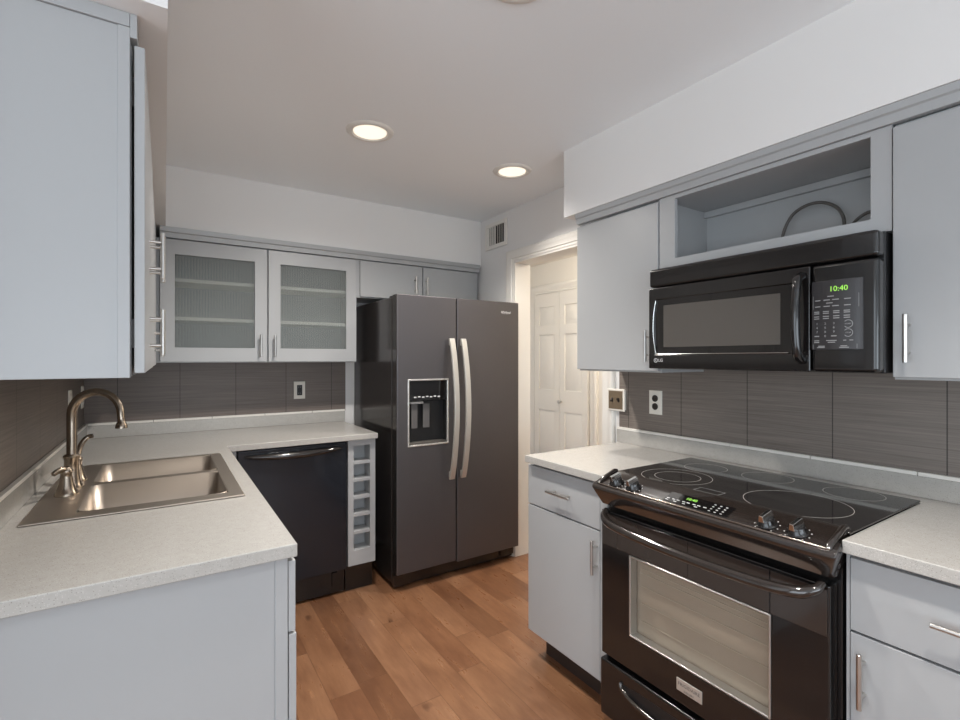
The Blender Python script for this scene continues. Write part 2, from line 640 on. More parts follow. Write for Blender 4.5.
COL.objects.link(ho)
ho.location = (2.85, 2.5, 2.2)

t = thing('wall_vent', 'white louvred air vent high on the wall beside the soffit', 'vent', (XW, 2.868, 2.138))
obj('vent_frame', MB().frame(2.735, 3.0, 2.142, 2.33, .028, XW - .012, XW - .0005, 'yzx'), TRIM, t, bevel=.002)
m = MB()
for k in range(8):
    y = 2.765 + k * .026
    q = .027 if k > 3 else .008
    m.add([(XW - .010, y, 2.168), (XW - .010, y, 2.304), (XW - .002, y + q, 2.304), (XW - .002, y + q, 2.168),
           (XW - .0085, y - .002, 2.168), (XW - .0085, y - .002, 2.304), (XW - .0005, y + q - .002, 2.304), (XW - .0005, y + q - .002, 2.168)],
          [(0, 1, 2, 3), (7, 6, 5, 4), (0, 4, 5, 1), (3, 2, 6, 7), (0, 3, 7, 4), (1, 5, 6, 2)])
obj('louvres', m, TRIM, t, smooth=False)
obj('duct_shade', B(XW - .0015, XW - .0004, 2.765, 2.972, 2.168, 2.304), mat('duct_shadow', srgb(70, 66, 62), .8), t)  # flat dark sheet painted as the shade inside the duct

# ------------------------------------------------------------------ handles


def bar_pull(parent, c, along, out, length=0.13, name='handle', r=0.0058, off=0.030, posts=None):
    """bar pull: c = centre of the foot line on the door face"""
    A, N, Cc = Vector(along), Vector(out), Vector(c)
    mb = MB()
    p0, p1 = Cc + N * off - A * length / 2, Cc + N * off + A * length / 2
    mb.tube([p0, p0 + A * .001, p1 - A * .001, p1], [r * .8, r, r, r * .8], 14)
    q = length * .29 if posts is None else posts
    for s in (-1, 1):
        mb.cyl(Cc + A * q * s, Cc + A * q * s + N * off, .0042, 10)
    return obj(name, mb, NICKEL, parent)


# ------------------------------------------------------------------ upper cabinets, right
t = thing('wall_cabinet', 'light grey single door wall cabinet between the doorway and the microwave', 'cabinet', (1.84, 1.495, 1.29), 'right hand upper cabinets')
obj('carcass', B(1.7045, XW - .002, 1.263, 1.728, 1.29, 1.996), CAB, t, bevel=.001)
d = obj('door', B(1.685, 1.7035, 1.266, 1.727, 1.297, 1.985), CAB, t, bevel=.002)
bar_pull(d, (1.685, 1.305, 1.40), (0, 0, 1), (-1, 0, 0))

t = thing('open_cabinet', 'light grey open wall cabinet above the microwave', 'cabinet', (1.84, .885, 1.70), 'right hand upper cabinets')
obj('face_frame', MB().slab([.508, .557, 1.191, 1.262], [1.703, 1.745, 1.980, 1.996], lambda i, j: not (i == 1 and j == 1), 1.690, 1.708, 'yzx'), CAB, t, bevel=.001)
m = MB().box(1.7085, XW - .003, 1.243, 1.262, 1.703, 1.996).box(1.7085, XW - .003, .508, .527, 1.703, 1.996)
m.box(1.7085, XW - .003, .527, 1.243, 1.984, 1.996).box(1.7085, XW - .003, .527, 1.243, 1.716, 1.730)
obj('carcass', m, CAB, t)
obj('back_panel', B(1.988, XW - .003, .527, 1.243, 1.730, 1.984), CAB, t)
obj('hanging_rail', B(1.968, 1.9875, .528, 1.242, 1.957, 1.983), CAB, t, bevel=.001)

t = thing('wall_cabinet', 'light grey wall cabinet right of the microwave, cut off by the photo edge', 'cabinet', (1.84, .06, 1.29), 'right hand upper cabinets')
obj('carcass', B(1.7045, XW - .002, -.40, .506, 1.29, 1.996), CAB, t, bevel=.001)
d = obj('door', B(1.685, 1.7035, .052, .505, 1.297, 1.985), CAB, t, bevel=.002)
bar_pull(d, (1.685, .470, 1.402), (0, 0, 1), (-1, 0, 0))
d = obj('door', B(1.685, 1.7035, -.398, .049, 1.297, 1.985), CAB, t, bevel=.002)
bar_pull(d, (1.685, -.36, 1.402), (0, 0, 1), (-1, 0, 0))


def arc3(pts, n=8):
    """Catmull-Rom through points"""
    P = [Vector(p) for p in pts]
    P = [P[0] * 2 - P[1]] + P + [P[-1] * 2 - P[-2]]
    out = []
    for i in range(1, len(P) - 2):
        for k in range(n):
            s = k / n
            a, b, c, d = P[i - 1:i + 3]
            out.append(0.5 * ((2 * b) + (c - a) * s + (2 * a - 5 * b + 4 * c - d) * s * s + (3 * b - a - 3 * c + d) * s ** 3))
    out.append(P[-2])
    return out


cord = arc3([(1.90, .70, 1.737), (1.92, .90, 1.737), (1.93, .909, 1.775), (1.93, .896, 1.83), (1.93, .868, 1.876), (1.93, .822, 1.897), (1.93, .775, 1.894), (1.93, .733, 1.868),
             (1.93, .712, 1.83), (1.928, .708, 1.79), (1.92, .71, 1.745), (1.90, .74, 1.738), (1.86, .73, 1.738), (1.90, .70, 1.76), (1.93, .67, 1.812), (1.93, .63, 1.826), (1.935, .585, 1.80), (1.93, .56, 1.740)])
tag(obj('power_cord', MB().tube(cord, .0055, 10), mat('grey_cord', srgb(88, 84, 80), .5)), 'dark grey power cord looped inside the open cabinet', 'cord')

# ------------------------------------------------------------------ microwave
MX = 1.615
t = thing('microwave', 'black over the range microwave under the open cabinet', 'microwave', (1.81, .885, 1.312))
obj('body', B(1.662, XW - .01, .514, 1.256, 1.307, 1.70), BLACKMATTE, t, bevel=.004)
obj('vent_grille', B(MX, 1.6615, .514, 1.256, 1.6275, 1.700), BLACK, t, bevel=.012, seg=3)
d = obj('door', MB().slab([.680, .722, 1.226, 1.256], [1.309, 1.364, 1.578, 1.6245], lambda i, j: not (i == 1 and j == 1), MX, 1.661, 'yzx'), BLACK, t, bevel=.004, seg=3)
obj('window', B(MX + .004, 1.660, .7225, 1.2255, 1.3645, 1.5775), BLACKGLASS, d)
obj('mesh_reflection', MB().slab([.765, 1.19], [1.392, 1.553], lambda i, j: True, MX + .0025, MX + .0039, 'yzx'), MWREFLECT, d, bevel=.001)  # mesh area greyed to carry the painted reflection
m = MB()
pts = arc3([(MX - .004, .702, 1.342), (MX - .030, .702, 1.36), (MX - .040, .702, 1.41), (MX - .043, .702, 1.47), (MX - .040, .702, 1.53), (MX - .030, .702, 1.58), (MX - .004, .702, 1.598)], 6)
m.tube(pts, .0125, 14)
obj('handle', m, BLACK, d)
arc = arc3([(MX - .0012, 1.222, 1.37), (MX - .0012, 1.231, 1.42), (MX - .0012, 1.234, 1.47), (MX - .0012, 1.231, 1.525), (MX - .0012, 1.222, 1.574)], 5)
obj('chrome_line', MB().tube(arc, .0018, 8).tube([(MX - .0005, 1.222, 1.366), (MX - .0005, .74, 1.366)], .0012, 8), CHROME, d)
lg = MB().lathe([(.0085, 0), (.0085, .0012), (.0068, .0012), (.0068, 0)], (MX - .0002, 1.222, 1.341), (-1, 0, 0), 24, False, False)
lg.text('LG', .017, (MX - .001, 1.200, 1.341), (0, -1, 0), (0, 0, 1))
lg.tube([(MX - .0008, 1.2225, 1.3455), (MX - .0008, 1.2225, 1.3375), (MX - .0008, 1.2185, 1.3375)], .0009, 6)
obj('logo', lg, INKW, d)
p = obj('control_section', B(MX, 1.661, .514, .6775, 1.309, 1.6245), BLACK, t, bevel=.012, seg=3)
# curved control plate
prof = [(.673, MX - .002)]
for k in range(11):
    s = k / 10
    prof.append((.673 - s * .118, MX - .006 - .006 * math.sin(math.pi * s)))
prof += [(.548, MX - .002), (.548, MX + .004), (.673, MX + .004)]
m = MB().prism([(x, y) for y, x in prof], 'z', 1.374, 1.573)
kp = obj('control_panel', m, mat('charcoal_plastic', srgb(50, 48, 50), .35), t, bevel=.001)


def on_panel(y):
    s = max(0, min(1, (.673 - y) / .118))
    return MX - .0064 - .006 * math.sin(math.pi * s)


m = MB().text('10:40', .021, (on_panel(.605), .603, 1.547), (0, -1, 0), (0, 0, 1), .001)
obj('clock_digits', m, LED, kp)
m = MB()


def dash(y, z, w, h=.0028):
    x = on_panel(y)
    m.box(x - .0004, x + .0006, y - w / 2, y + w / 2, z - h / 2, z + h / 2)


for z, ys in ((1.527, (.622,)), (1.517, (.655, .632, .610, .582)), (1.508, (.625,)), (1.499, (.655, .632, .610, .582))):
    for y in ys:
        dash(y, z, .016, .0026)
for z in (1.484, 1.479, 1.470, 1.464):
    for y in (.658, .634, .608, .583):
        dash(y, z, .015, .0026)
for r_, row in enumerate(('123', '456', '789', '.0.')):
    for c_, ch in enumerate(row):
        y, z = .658 - .022 * c_, 1.449 - .012 * r_
        if ch != '.':
            m.text(ch, .009, (on_panel(y) + .0001, y, z), (0, -1, 0), (0, 0, 1), .001)
        else:
            dash(y, z, .013)
for yy, zz, s in ((.580, 1.446, 'START'), (.580, 1.421, 'STOP')):
    x = on_panel(yy)
    m.lathe([(.0115, 0), (.0115, .0008), (.0098, .0008), (.0098, 0)], (x + .0003, yy, zz), (-1, 0, 0), 28, False, False)
    m.text(s, .0055, (x, yy, zz), (0, -1, 0), (0, 0, 1), .001)
for y, z, w in ((.658, 1.4, .015), (.658, 1.395, .015), (.62, 1.4, .026), (.62, 1.395, .018), (.588, 1.4, .007), (.573, 1.4, .009), (.645, 1.384, .018), (.645, 1.380, .024), (.590, 1.384, .016), (.590, 1.380, .024)):
    dash(y, z, w, .0024)
for a, b, c_, d_ in ((.669, .556, 1.531, 1.4925), (.669, .560, 1.3895, 1.3765)):
    for yy0, yy1, z0, z1 in ((a, a - .0007, d_, c_), (b + .0007, b, d_, c_)):
        m.box(on_panel(yy0) - .0002, on_panel(yy0) + .001, yy1, yy0, z0, z1)
obj('key_legends', m, INKG, kp)

# ------------------------------------------------------------------ base cabinets, right
XD = 1.390


def base_right(label, y0, y1, dy0, dy1, handle_y, dh, door_handle_y, toe0, toe1):
    t = thing('base_cabinet', label, 'cabinet', (1.70, (y0 + y1) / 2, 0), 'right hand base cabinets')
    obj('carcass', MB().box(XD + .0195, XW - .003, y0, y1, .116, .881).box(XD + .002, XD + .0195, (dy1 if dy1 < 1 else y0) + (.0012 if dy1 < 1 else 0), (y1 if dy1 < 1 else dy0) - (0 if dy1 < 1 else .0012), .116, .881), CAB, t, bevel=.001)
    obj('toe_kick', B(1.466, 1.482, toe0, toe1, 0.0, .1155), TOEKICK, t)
    d = obj('drawer', B(XD, XD + .019, dy0, dy1, .6945, .868), CAB, t, bevel=.002)
    bar_pull(d, (XD, handle_y, .784), (0, 1, 0), (-1, 0, 0), dh)
    d = obj('door', B(XD, XD + .019, dy0, dy1, .120, .6885), CAB, t, bevel=.002)
    bar_pull(d, (XD, door_handle_y, .592), (0, 0, 1), (-1, 0, 0))
    return t


base_right('light grey base cabinet with drawer on the doorway side of the range', 1.268, 1.737, 1.304, 1.737, 1.512, .14, 1.316, 1.268, 1.70)
base_right('light grey base cabinet with drawer right of the range', -.06, .507, -.058, .4985, .225, .24, .470, -.06, .503)

# worktop in one piece round the range
m = MB().slab([1.363, 1.912, XW - .001], [-.6, .506, 1.266, 1.7275], lambda i, j: not (i == 0 and j == 1), .8825, .914, 'xyz')
t = thing('worktop', 'speckled light grey quartz worktop running either side of the range', 'worktop', (1.70, .6, .8825))
obj('slab', m, QUARTZ, t, bevel=.003)
obj('upstand', B(XW - .022, XW - .0085, -.6, 1.742, .9145, .980), QUARTZ, t, bevel=.001)
m = MB()
y = 1.742
while y > -.55:
    m.box(XW - .0225, XW - .0085, y - .3025 + .001, y - .001, .9805, .9925)
    y -= .3025
obj('cap_strip', m, TRIM, t, bevel=.001)

# ------------------------------------------------------------------ range
RY0, RY1 = .511, 1.261
RX = 1.350
t = thing('range', 'black slide in electric range with glass cooktop', 'range', (1.64, .886, 0))
obj('body', B(1.3925, 1.91, RY0 + .004, RY1 - .002, .03, .905), BLACK, t, bevel=.002)
for xx in (1.44, 1.86):
    for yy in (RY0 + .05, RY1 - .05):
        obj('foot', MB().cyl((xx, yy, 0), (xx, yy, .0295), .018, 14), BLACKMATTE, t)
ck = obj('cooktop', B(1.408, 1.908, RY0 - .006, RY1 + .006, .9155, .9215), BLACKGLASS, t, bevel=.0015)
PRINT = mat('ring_print', srgb(165, 160, 154), .4)


def ring(x, y, r, w=.0016):
    z = .9216
    return obj('burner_ring', MB().lathe([(r - w, 0), (r - w, .00025), (r, .00025), (r, 0)], (x, y, z), n=64, cap0=False, cap1=False), PRINT, ck)


ring(1.555, 1.09, .120)
ring(1.555, 1.085, .078)
ring(1.566, .697, .138)
ring(1.772, 1.112, .077)
ring(1.815, .902, .082)
ring(1.824, .645, .080)
obj('hot_surface_mark', MB().frame(1.448, 1.492, .868, .952, .0012, .92155, .9218, 'xyz'), INKG, ck)

# control console: lofted, narrowing towards the bottom
prof = [(1.437, .905, .750), (1.437, .926, .750), (1.425, .927, .752), (1.366, .9075, .754), (1.361, .9058, .770), (1.324, .8935, .778), (1.315, .886, .776), (1.314, .878, .772), (1.320, .866, .764), (1.336, .838, .746), (1.346, .820, .734), (1.361, .816, .732), (1.366, .816, .731), (1.437, .830, .740)]
cy = .886
vs = [(x, cy - w / 2, z) for x, z, w in prof] + [(x, cy + w / 2, z) for x, z, w in prof]
n = len(prof)
fs = [tuple(range(n)), tuple(n + i for i in range(n))] + [(i, (i + 1) % n, n + (i + 1) % n, n + i) for i in range(n)]
CONS = mat('console_black', srgb(40, 34, 31), .14, .0, .8, .6)
con = obj('control_console', MB().add(vs, fs), CONS, t, bevel=.006, seg=3)
SL = Vector((-.0335, 0, .101)).normalized()          # normal of the sloping face
UPV = Vector((.101, 0, .0335)).normalized()          # up the slope


def on_con(s, y, lift=0.0):
    """s = distance up the sloping face from its lower edge"""
    return Vector((1.324, y, .8935)) + UPV * s + SL * lift


TRIMD = mat('dark_chrome', srgb(150, 140, 132), .15, 1.0)
obj('console_rim', MB().tube([on_con(.003, .515, .0005), on_con(.001, .53, .0008), on_con(.0, .886, .0008), on_con(.001, 1.242, .0008), on_con(.003, 1.257, .0005)], .0035, 10), TRIMD, con)
for y in (1.188, 1.114, .673, .598):
    o_ = on_con(.031, y)
    k = obj('control_knob', MB().lathe([(.026, 0), (.026, .004), (.0225, .007), (.0205, .018), (.019, .021), (.001, .0215)], o_, SL, 28), BLACK, con)
    g = MB()
    a = UPV * math.cos(.12) - Vector((0, 1, 0)) * math.sin(.12)
    b = SL.cross(a)
    c0 = o_ + SL * .018
    v = []
    for h, wl, ww in ((0, .0225, .0075), (.017, .020, .005)):
        for sx, sy in ((-1, -1), (1, -1), (1, 1), (-1, 1)):
            v.append(c0 + SL * h + a * wl * sx + b * ww * sy)
    g.add(v, [(3, 2, 1, 0), (4, 5, 6, 7), (0, 1, 5, 4), (1, 2, 6, 5), (2, 3, 7, 6), (3, 0, 4, 7)])
    obj('grip', g, CHROME, k, bevel=.001)
    marks = MB()
    for q in range(9):
        an = -2.4 + q * .6
        cc = on_con(.031, y, .0004) + UPV * (.030 * math.cos(an)) + Vector((0, 1, 0)) * (.030 * math.sin(an))
        marks.add([cc + UPV * .0014 * i + Vector((0, 1, 0)) * .0014 * j + SL * h for h in (0, .0005) for i, j in ((-1, -1), (1, -1), (1, 1), (-1, 1))], [(0, 1, 2, 3), (4, 5, 6, 7), (0, 1, 5, 4), (1, 2, 6, 5), (2, 3, 7, 6), (3, 0, 4, 7)])
    obj('dial_marks', marks, INKW, con)


def con_box(mb, s0, s1, y0, y1, lift, th=.0006):
    v = [on_con(s, y, h) for h in (lift, lift + th) for s, y in ((s0, y0), (s1, y0), (s1, y1), (s0, y1))]
    mb.add(v, [(3, 2, 1, 0), (4, 5, 6, 7), (0, 1, 5, 4), (1, 2, 6, 5), (2, 3, 7, 6), (3, 0, 4, 7)])
    return mb


for y in (cy - .366, cy + .366):
    obj('end_cap', MB().tube([on_con(.004, y, -.002), on_con(.012, y, .003), on_con(.05, y, .005), on_con(.095, y, .006), on_con(.106, y, .0)], .008, 12), CONS, con)
dsp = obj('display_panel', con_box(MB(), .012, .066, .775, .985, .0003, .0012), BLACKGLASS, con, bevel=.0005)
obj('clock_digits', MB().text('10:40', .0165, on_con(.048, .905, .0021), (0, -1, 0), UPV, .0008), LED, con)
m = MB()
for y in (.975, .955, .940, .920, .905, .885, .870, .85):
    con_box(m, .027, .030, y - .005, y + .005, .0016)
for y in (.975, .945, .915, .875):
    con_box(m, .018, .0205, y - .005, y + .005, .0016)
for i in range(4):
    for j in range(3):
        con_box(m, .018 + i * .012, .0205 + i * .012, .832 - j * .018 - .003, .832 - j * .018 + .003, .0016)
obj('key_legends', m, INKW, con)

mat_wire = mat('rack_wire_grey', srgb(232, 224, 212), .4)
# oven door: slab with a window hole
WY0, WY1, WZ0, WZ1 = .662, 1.131, .388, .668
d = obj('oven_door', MB().slab([RY0 + .014, WY0, WY1, RY1 - .004], [.272, WZ0, WZ1, .796], lambda i, j: not (i == 1 and j == 1), RX, 1.392, 'yzx'), BLACK, t, bevel=.004, seg=3)
# lighter band behind the handle, with its two fine seams
obj('upper_band', MB().slab([RY0 + .020, .662, .666, .905, .9065, 1.184, 1.1855, RY1 - .008], [.672, .786], lambda i, j: i not in (1, 3, 5), RX - .002, RX + .003, 'yzx'), mat('band_black', srgb(58, 50, 46), .12, .2, .6, .5), d, bevel=.0008)
obj('window_bezel', MB().frame(WY0, WY1, WZ0, WZ1, .0065, RX - .002, RX + .034, 'yzx'), mat('bezel_steel', srgb(200, 199, 196), .28, .9), d, bevel=.003, seg=3)
obj('oven_interior', B(RX + .040, 1.3918, WY0 + .001, WY1 - .001, WZ0 + .001, WZ1 - .001), OVENTAN, d)
for z in (.44, .50, .56, .605, .622, .64):
    obj('rack_wire', MB().cyl((RX + .0375, WY0 + .02, z), (RX + .0375, WY1 - .02, z), .0012, 8), mat_wire, d)
obj('window_pane', B(RX + .031, RX + .034, WY0 + .007, WY1 - .007, WZ0 + .007, WZ1 - .007), OVENGLASS, d)
m = MB()
hp = arc3([(RX - .002, 1.232, .800), (RX - .026, 1.222, .785), (RX - .045, 1.18, .771), (RX - .054, 1.08, .763), (RX - .057, .886, .760), (RX - .054, .70, .763), (RX - .045, .592, .771), (RX - .026, .55, .785), (RX - .002, .54, .800)], 6)
rr = []
for i in range(len(hp)):
    s = i / (len(hp) - 1)
    rr.append(.009 + .006 * min(1, 5 * min(s, 1 - s)))
obj('handle', m.tube(hp, rr, 16), mat('handle_black', srgb(46, 40, 37), .1, .3, .8, .8), d)
bd = obj('badge', B(RX - .0025, RX + .001, .858, .944, .312, .350), HANDLE, d, bevel=.001)
m = MB().text('FRIGIDAIRE', .0145, (RX - .0027, .901, .335), (0, -1, 0), (0, 0, 1)).text('GALLERY', .0085, (RX - .0027, .901, .319), (0, -1, 0), (0, 0, 1))
obj('lettering', m, mat('badge_ink', srgb(96, 92, 88), .5), bd)
d = obj('drawer', B(RX, 1.392, RY0 + .008, RY1 + .004, .045, .250), BLACK, t, bevel=.008, seg=3)
lip = arc3([(RX - .001, 1.170, .205), (RX - .006, 1.155, .186), (RX - .010, 1.08, .168), (RX - .012, .886, .162), (RX - .010, .69, .168), (RX - .006, .615, .186), (RX - .001, .60, .205)], 6)
obj('handle', MB().tube(lip, .0075, 10), mat('lip_black', srgb(60, 54, 50), .12, .4, .7, .5), d)
obj('handle_recess', MB().prism([(1.165, .203), (1.15, .185), (1.08, .170), (.886, .164), (.69, .170), (.62, .185), (.605, .203), (.69, .212), (.886, .216), (1.08, .212)], 'x', RX - .0015, RX + .002), BLACKMATTE, d)

# ------------------------------------------------------------------ upper cabinets, left
XF = -0.0565
t = thing('wall_cabinet', 'light grey end wall cabinet over the near counter, filling the upper left', 'cabinet', (-.21, 1.6, 1.309), 'left hand upper cabinets')
m = B(XL + .001, XF, 1.232, 2.02, 1.311, 1.994)
obj('carcass', m, CAB, t, bevel=.001)
m = MB().slab([XL + .001, XF - .022, XF - .0015], [1.309, 1.972, 2.0185], lambda i, j: True, 1.2145, 1.2315, 'xzy')
m.box(XF - .022, XF - .0015, 1.2112, 1.2145, 1.309, 2.0185)
obj('end_panel', m, CAB, t, bevel=.0012)
for y0, y1, hy in ((1.217, 1.613, 1.585), (1.617, 2.015, 1.66)):
    d = obj('door', B(XF + .005, XF + .0235, y0, y1, 1.318, 1.988), CAB, t, bevel=.002)
    for zc in (1.42, 1.628):
        bar_pull(d, (XF + .0235, hy, zc), (0, 0, 1), (1, 0, 0), .125)
for zc in (1.40, 1.90):
    obj('hinge', B(XF + .0002, XF + .0048, 1.236, 1.256, zc - .03, zc + .03), DARKPL, t)
t = thing('wall_cabinet', 'light grey wall cabinet in the far left corner above the sink', 'cabinet', (-.21, 2.5, 1.309), 'left hand upper cabinets')
obj('carcass', B(XL + .001, XF, 2.022, 3.088, 1.311, 1.994), CAB, t, bevel=.001)
for y0, y1, hy in ((2.026, 2.50, 2.46), (2.504, 2.98, 2.545)):
    d = obj('door', B(XF + .003, XF + .0215, y0, y1, 1.318, 1.988), CAB, t, bevel=.002)
    bar_pull(d, (XF + .0215, hy, 1.42), (0, 0, 1), (1, 0, 0), .125)

# ------------------------------------------------------------------ upper cabinets, back
UY = 3.070
t = thing('glass_cabinet', 'light grey wall cabinet with two reeded glass doors', 'cabinet', (.50, 3.22, 1.325), 'back wall upper cabinets')
X0, X1, Z0, Z1 = -.0545, 1.047, 1.325, 1.9915
m = MB().box(X0, -.021, UY + .020, YB - .002, Z0, Z1).box(X1 - .018, X1, UY + .020, YB - .002, Z0, Z1)
m.box(-.021, X1 - .018, UY + .020, YB - .002, Z0, Z0 + .018).box(-.021, X1 - .018, UY + .020, YB - .002, Z1 - .018, Z1)
obj('carcass', m, CAB, t, bevel=.001)
obj('back_panel', B(-.0205, X1 - .0185, YB - .010, YB - .002, Z0 + .019, Z1 - .019), CAB, t)
obj('centre_stile', B(.496, .524, UY + .020, UY + .038, Z0 + .019, Z1 - .019), CAB, t)
for z in (1.557, 1.766):
    obj('shelf', B(-.0205, X1 - .0185, UY + .0385, YB - .011, z, z + .019), TRIM, t, bevel=.001)
for xa, xb, hx in ((-.019, .5065, .470), (.5135, 1.042, .547)):
    d = obj('door', MB().frame(xa, xb, Z0 + .005, Z1 - .006, .067, UY, UY + .019, 'xzy', .078), CAB, t, bevel=.002)
    ga, gb = xa + .067, xb - .067
    g = MB()
    N = 28
    top, bot = Z1 - .006 - .078, Z0 + .005 + .078
    pr_ = []
    for k in range(N * 6 + 1):
        x = ga + (gb - ga) * k / (N * 6)
        pr_.append((x, UY + .0095 - .0016 * abs(math.sin(math.pi * k / 6))))
    pr_ += [(gb, UY + .0125), (ga, UY + .0125)]
    g.prism(pr_, 'z', bot, top)
    obj('glass_pane', g, REEDED, d, angle=50)
    bar_pull(d, (hx, UY, 1.422), (0, 0, 1), (0, -1, 0), .13)

t = thing('wall_cabinet', 'short light grey two door cabinet above the refrigerator', 'cabinet', (1.52, 3.22, 1.745), 'back wall upper cabinets')
obj('carcass', B(1.048, 1.985, UY + .0195, YB - .002, 1.745, 1.9915), CAB, t, bevel=.001)
for xa, xb, hx in ((1.068, 1.513, 1.454), (1.521, 1.962, 1.540)):
    d = obj('door', B(xa, xb, UY, UY + .019, 1.752, 1.986), CAB, t, bevel=.002)
    bar_pull(d, (hx, UY, 1.852), (0, 0, 1), (0, -1, 0), .125)

# ------------------------------------------------------------------ base cabinets, left
BX = .245
t = thing('base_cabinet', 'light grey base cabinet with a plain end panel in the foreground', 'cabinet', (-.06, 1.45, 0), 'left hand base cabinets')
obj('carcass', B(XL + .001, BX, 1.229, 1.70, .10, .881), CAB, t, bevel=.001)
obj('end_panel', MB().box(XL + .001, BX - .028, 1.214, 1.2285, 0, .881).box(BX - .028, BX, 1.211, 1.2285, 0, .881), CAB, t, bevel=.001)
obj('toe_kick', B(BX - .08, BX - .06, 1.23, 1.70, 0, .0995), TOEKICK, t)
d = obj('drawer', B(BX + .0015, BX + .018, 1.2125, 1.697, .7, .868), CAB, t, bevel=.002)
bar_pull(d, (BX + .018, 1.56, .784), (0, 1, 0), (1, 0, 0), .13)
d = obj('door', B(BX + .0025, BX + .020, 1.2125, 1.697, .105, .694), CAB, t, bevel=.002)
bar_pull(d, (BX + .020, 1.64, .592), (0, 0, 1), (1, 0, 0), .13)
t = thing('base_cabinet', 'light grey sink base cabinet on the left under the sink', 'cabinet', (-.06, 2.2, 0), 'left hand base cabinets')
m = MB().box(XL + .001, BX, 1.702, 1.719, .10, .881).box(XL + .001, BX, 2.715, 2.732, .10, .881).box(XL + .001, BX, 1.719, 2.715, .10, .118)
m.box(XL + .001, XL + .012, 1.719, 2.715, .118, .881).box(BX - .018, BX, 1.719, 2.715, .70, .881)
obj('carcass', m, CAB, t, bevel=.001)
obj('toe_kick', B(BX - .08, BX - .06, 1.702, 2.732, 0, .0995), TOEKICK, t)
obj('false_front', B(BX + .0015, BX + .018, 1.705, 2.49, .7, .868), CAB, t, bevel=.002)
for y0, y1, hy in ((1.705, 2.095, 2.06), (2.099, 2.49, 2.14)):
    d = obj('door', B(BX + .0015, BX + .018, y0, y1, .105, .694), CAB, t, bevel=.002)
    bar_pull(d, (BX + .018, hy, .592), (0, 0, 1), (1, 0, 0), .13)
obj('corner_filler', MB().box(BX - .002, .306, 2.733, 2.752, .10, .881), CAB, t, bevel=.001)

# worktop: L shape with a hole for the sink
SX0, SX1, SY0, SY1 = -.298, .196, 1.708, 2.474
t = thing('worktop', 'speckled light grey L shaped quartz worktop around the sink', 'worktop', (0, 2.3, .8825))
xs = [XL + .001, SX0, SX1, .263, 1.048]
ys = [1.192, SY0, SY1, 2.708, YB - .001]
obj('slab', MB().slab(xs, ys, lambda i, j: not (i == 1 and j == 1) and (i < 3 or j == 3), .8825, .914, 'xyz'), QUARTZ, t, bevel=.003)
obj('upstand', MB().slab([XL + .0085, XL + .022, 1.055], [1.215, YB - .022, YB - .0085], lambda i, j: i == 0 or j == 1, .9145, .984, 'xyz'), QUARTZ, t, bevel=.001)
m = MB()
y = 1.215
for k in range(8):
    a, b = (1.215, 1.54)[0] + k * .311, 1.215 + (k + 1) * .311
    if a < YB - .03:
        m.box(XL + .0085, XL + .0225, a + .001, min(b, YB - .009) - .001, .9845, .9965)
x = XL + .0225
for k in range(5):
    a, b = XL + .0235 + k * .2955, min(XL + .0225 + (k + 1) * .2955, 1.056)
    if b > a + .02:
        m.box(a + .001, b - .001, YB - .0225, YB - .0085, .9845, .9965)
obj('cap_strip', m, TRIM, t, bevel=.001)

# ------------------------------------------------------------------ sink and faucet
t = thing('sink', 'double bowl stainless steel drop in sink in the left worktop', 'sink', (-.05, 2.09, .915))
BX0, BX1 = -.205, .172
N1, N2, F1_, F2_ = 1.748, 2.090, 2.130, 2.462
obj('rim', MB().slab([-.317, BX0, BX1, .214], [1.689, N1, N2, F1_, F2_, 2.493], lambda i, j: not (i == 1 and j in (1, 3)), .9145, .9205, 'xyz'), STEEL, t, bevel=.003, seg=3)


def bowl(y0, y1, depth):
    bm = bmesh.new()
    z1, z0 = .9200, .920 - depth
    vs = [bm.verts.new(p) for p in ((BX0, y0, z1), (BX1, y0, z1), (BX1, y1, z1), (BX0, y1, z1), (BX0 + .012, y0 + .012, z0), (BX1 - .012, y0 + .012, z0), (BX1 - .012, y1 - .012, z0), (BX0 + .012, y1 - .012, z0))]
    for f in ((4, 5, 6, 7), (0, 1, 5, 4), (1, 2, 6, 5), (2, 3, 7, 6), (3, 0, 4, 7)):
        bm.faces.new([vs[i] for i in f])
    es = [e for e in bm.edges if len(e.link_faces) == 2]
    bmesh.ops.bevel(bm, geom=es, offset=.032, segments=5, profile=.5, affect='EDGES')
    bm.verts.ensure_lookup_table()
    mb = MB()
    bm.verts.index_update()
    mb.add([tuple(v.co) for v in bm.verts], [tuple(v.index for v in f.verts) for f in bm.faces])
    bm.free()
    o = obj('bowl', mb, STEEL, t, angle=60)
    s = o.modifiers.new('gauge', 'SOLIDIFY')
    s.thickness = .0015
    s.offset = 0
    xm, ym = (BX0 + BX1) / 2, (y0 + y1) / 2
    obj('drain', MB().lathe([(.045, .0015), (.040, .0045), (.034, .002), (.012, .0015), (.001, .004)], (xm, ym, z0), n=28), CHROME, o)


bowl(N1, N2, .19)
bowl(F1_, F2_, .17)

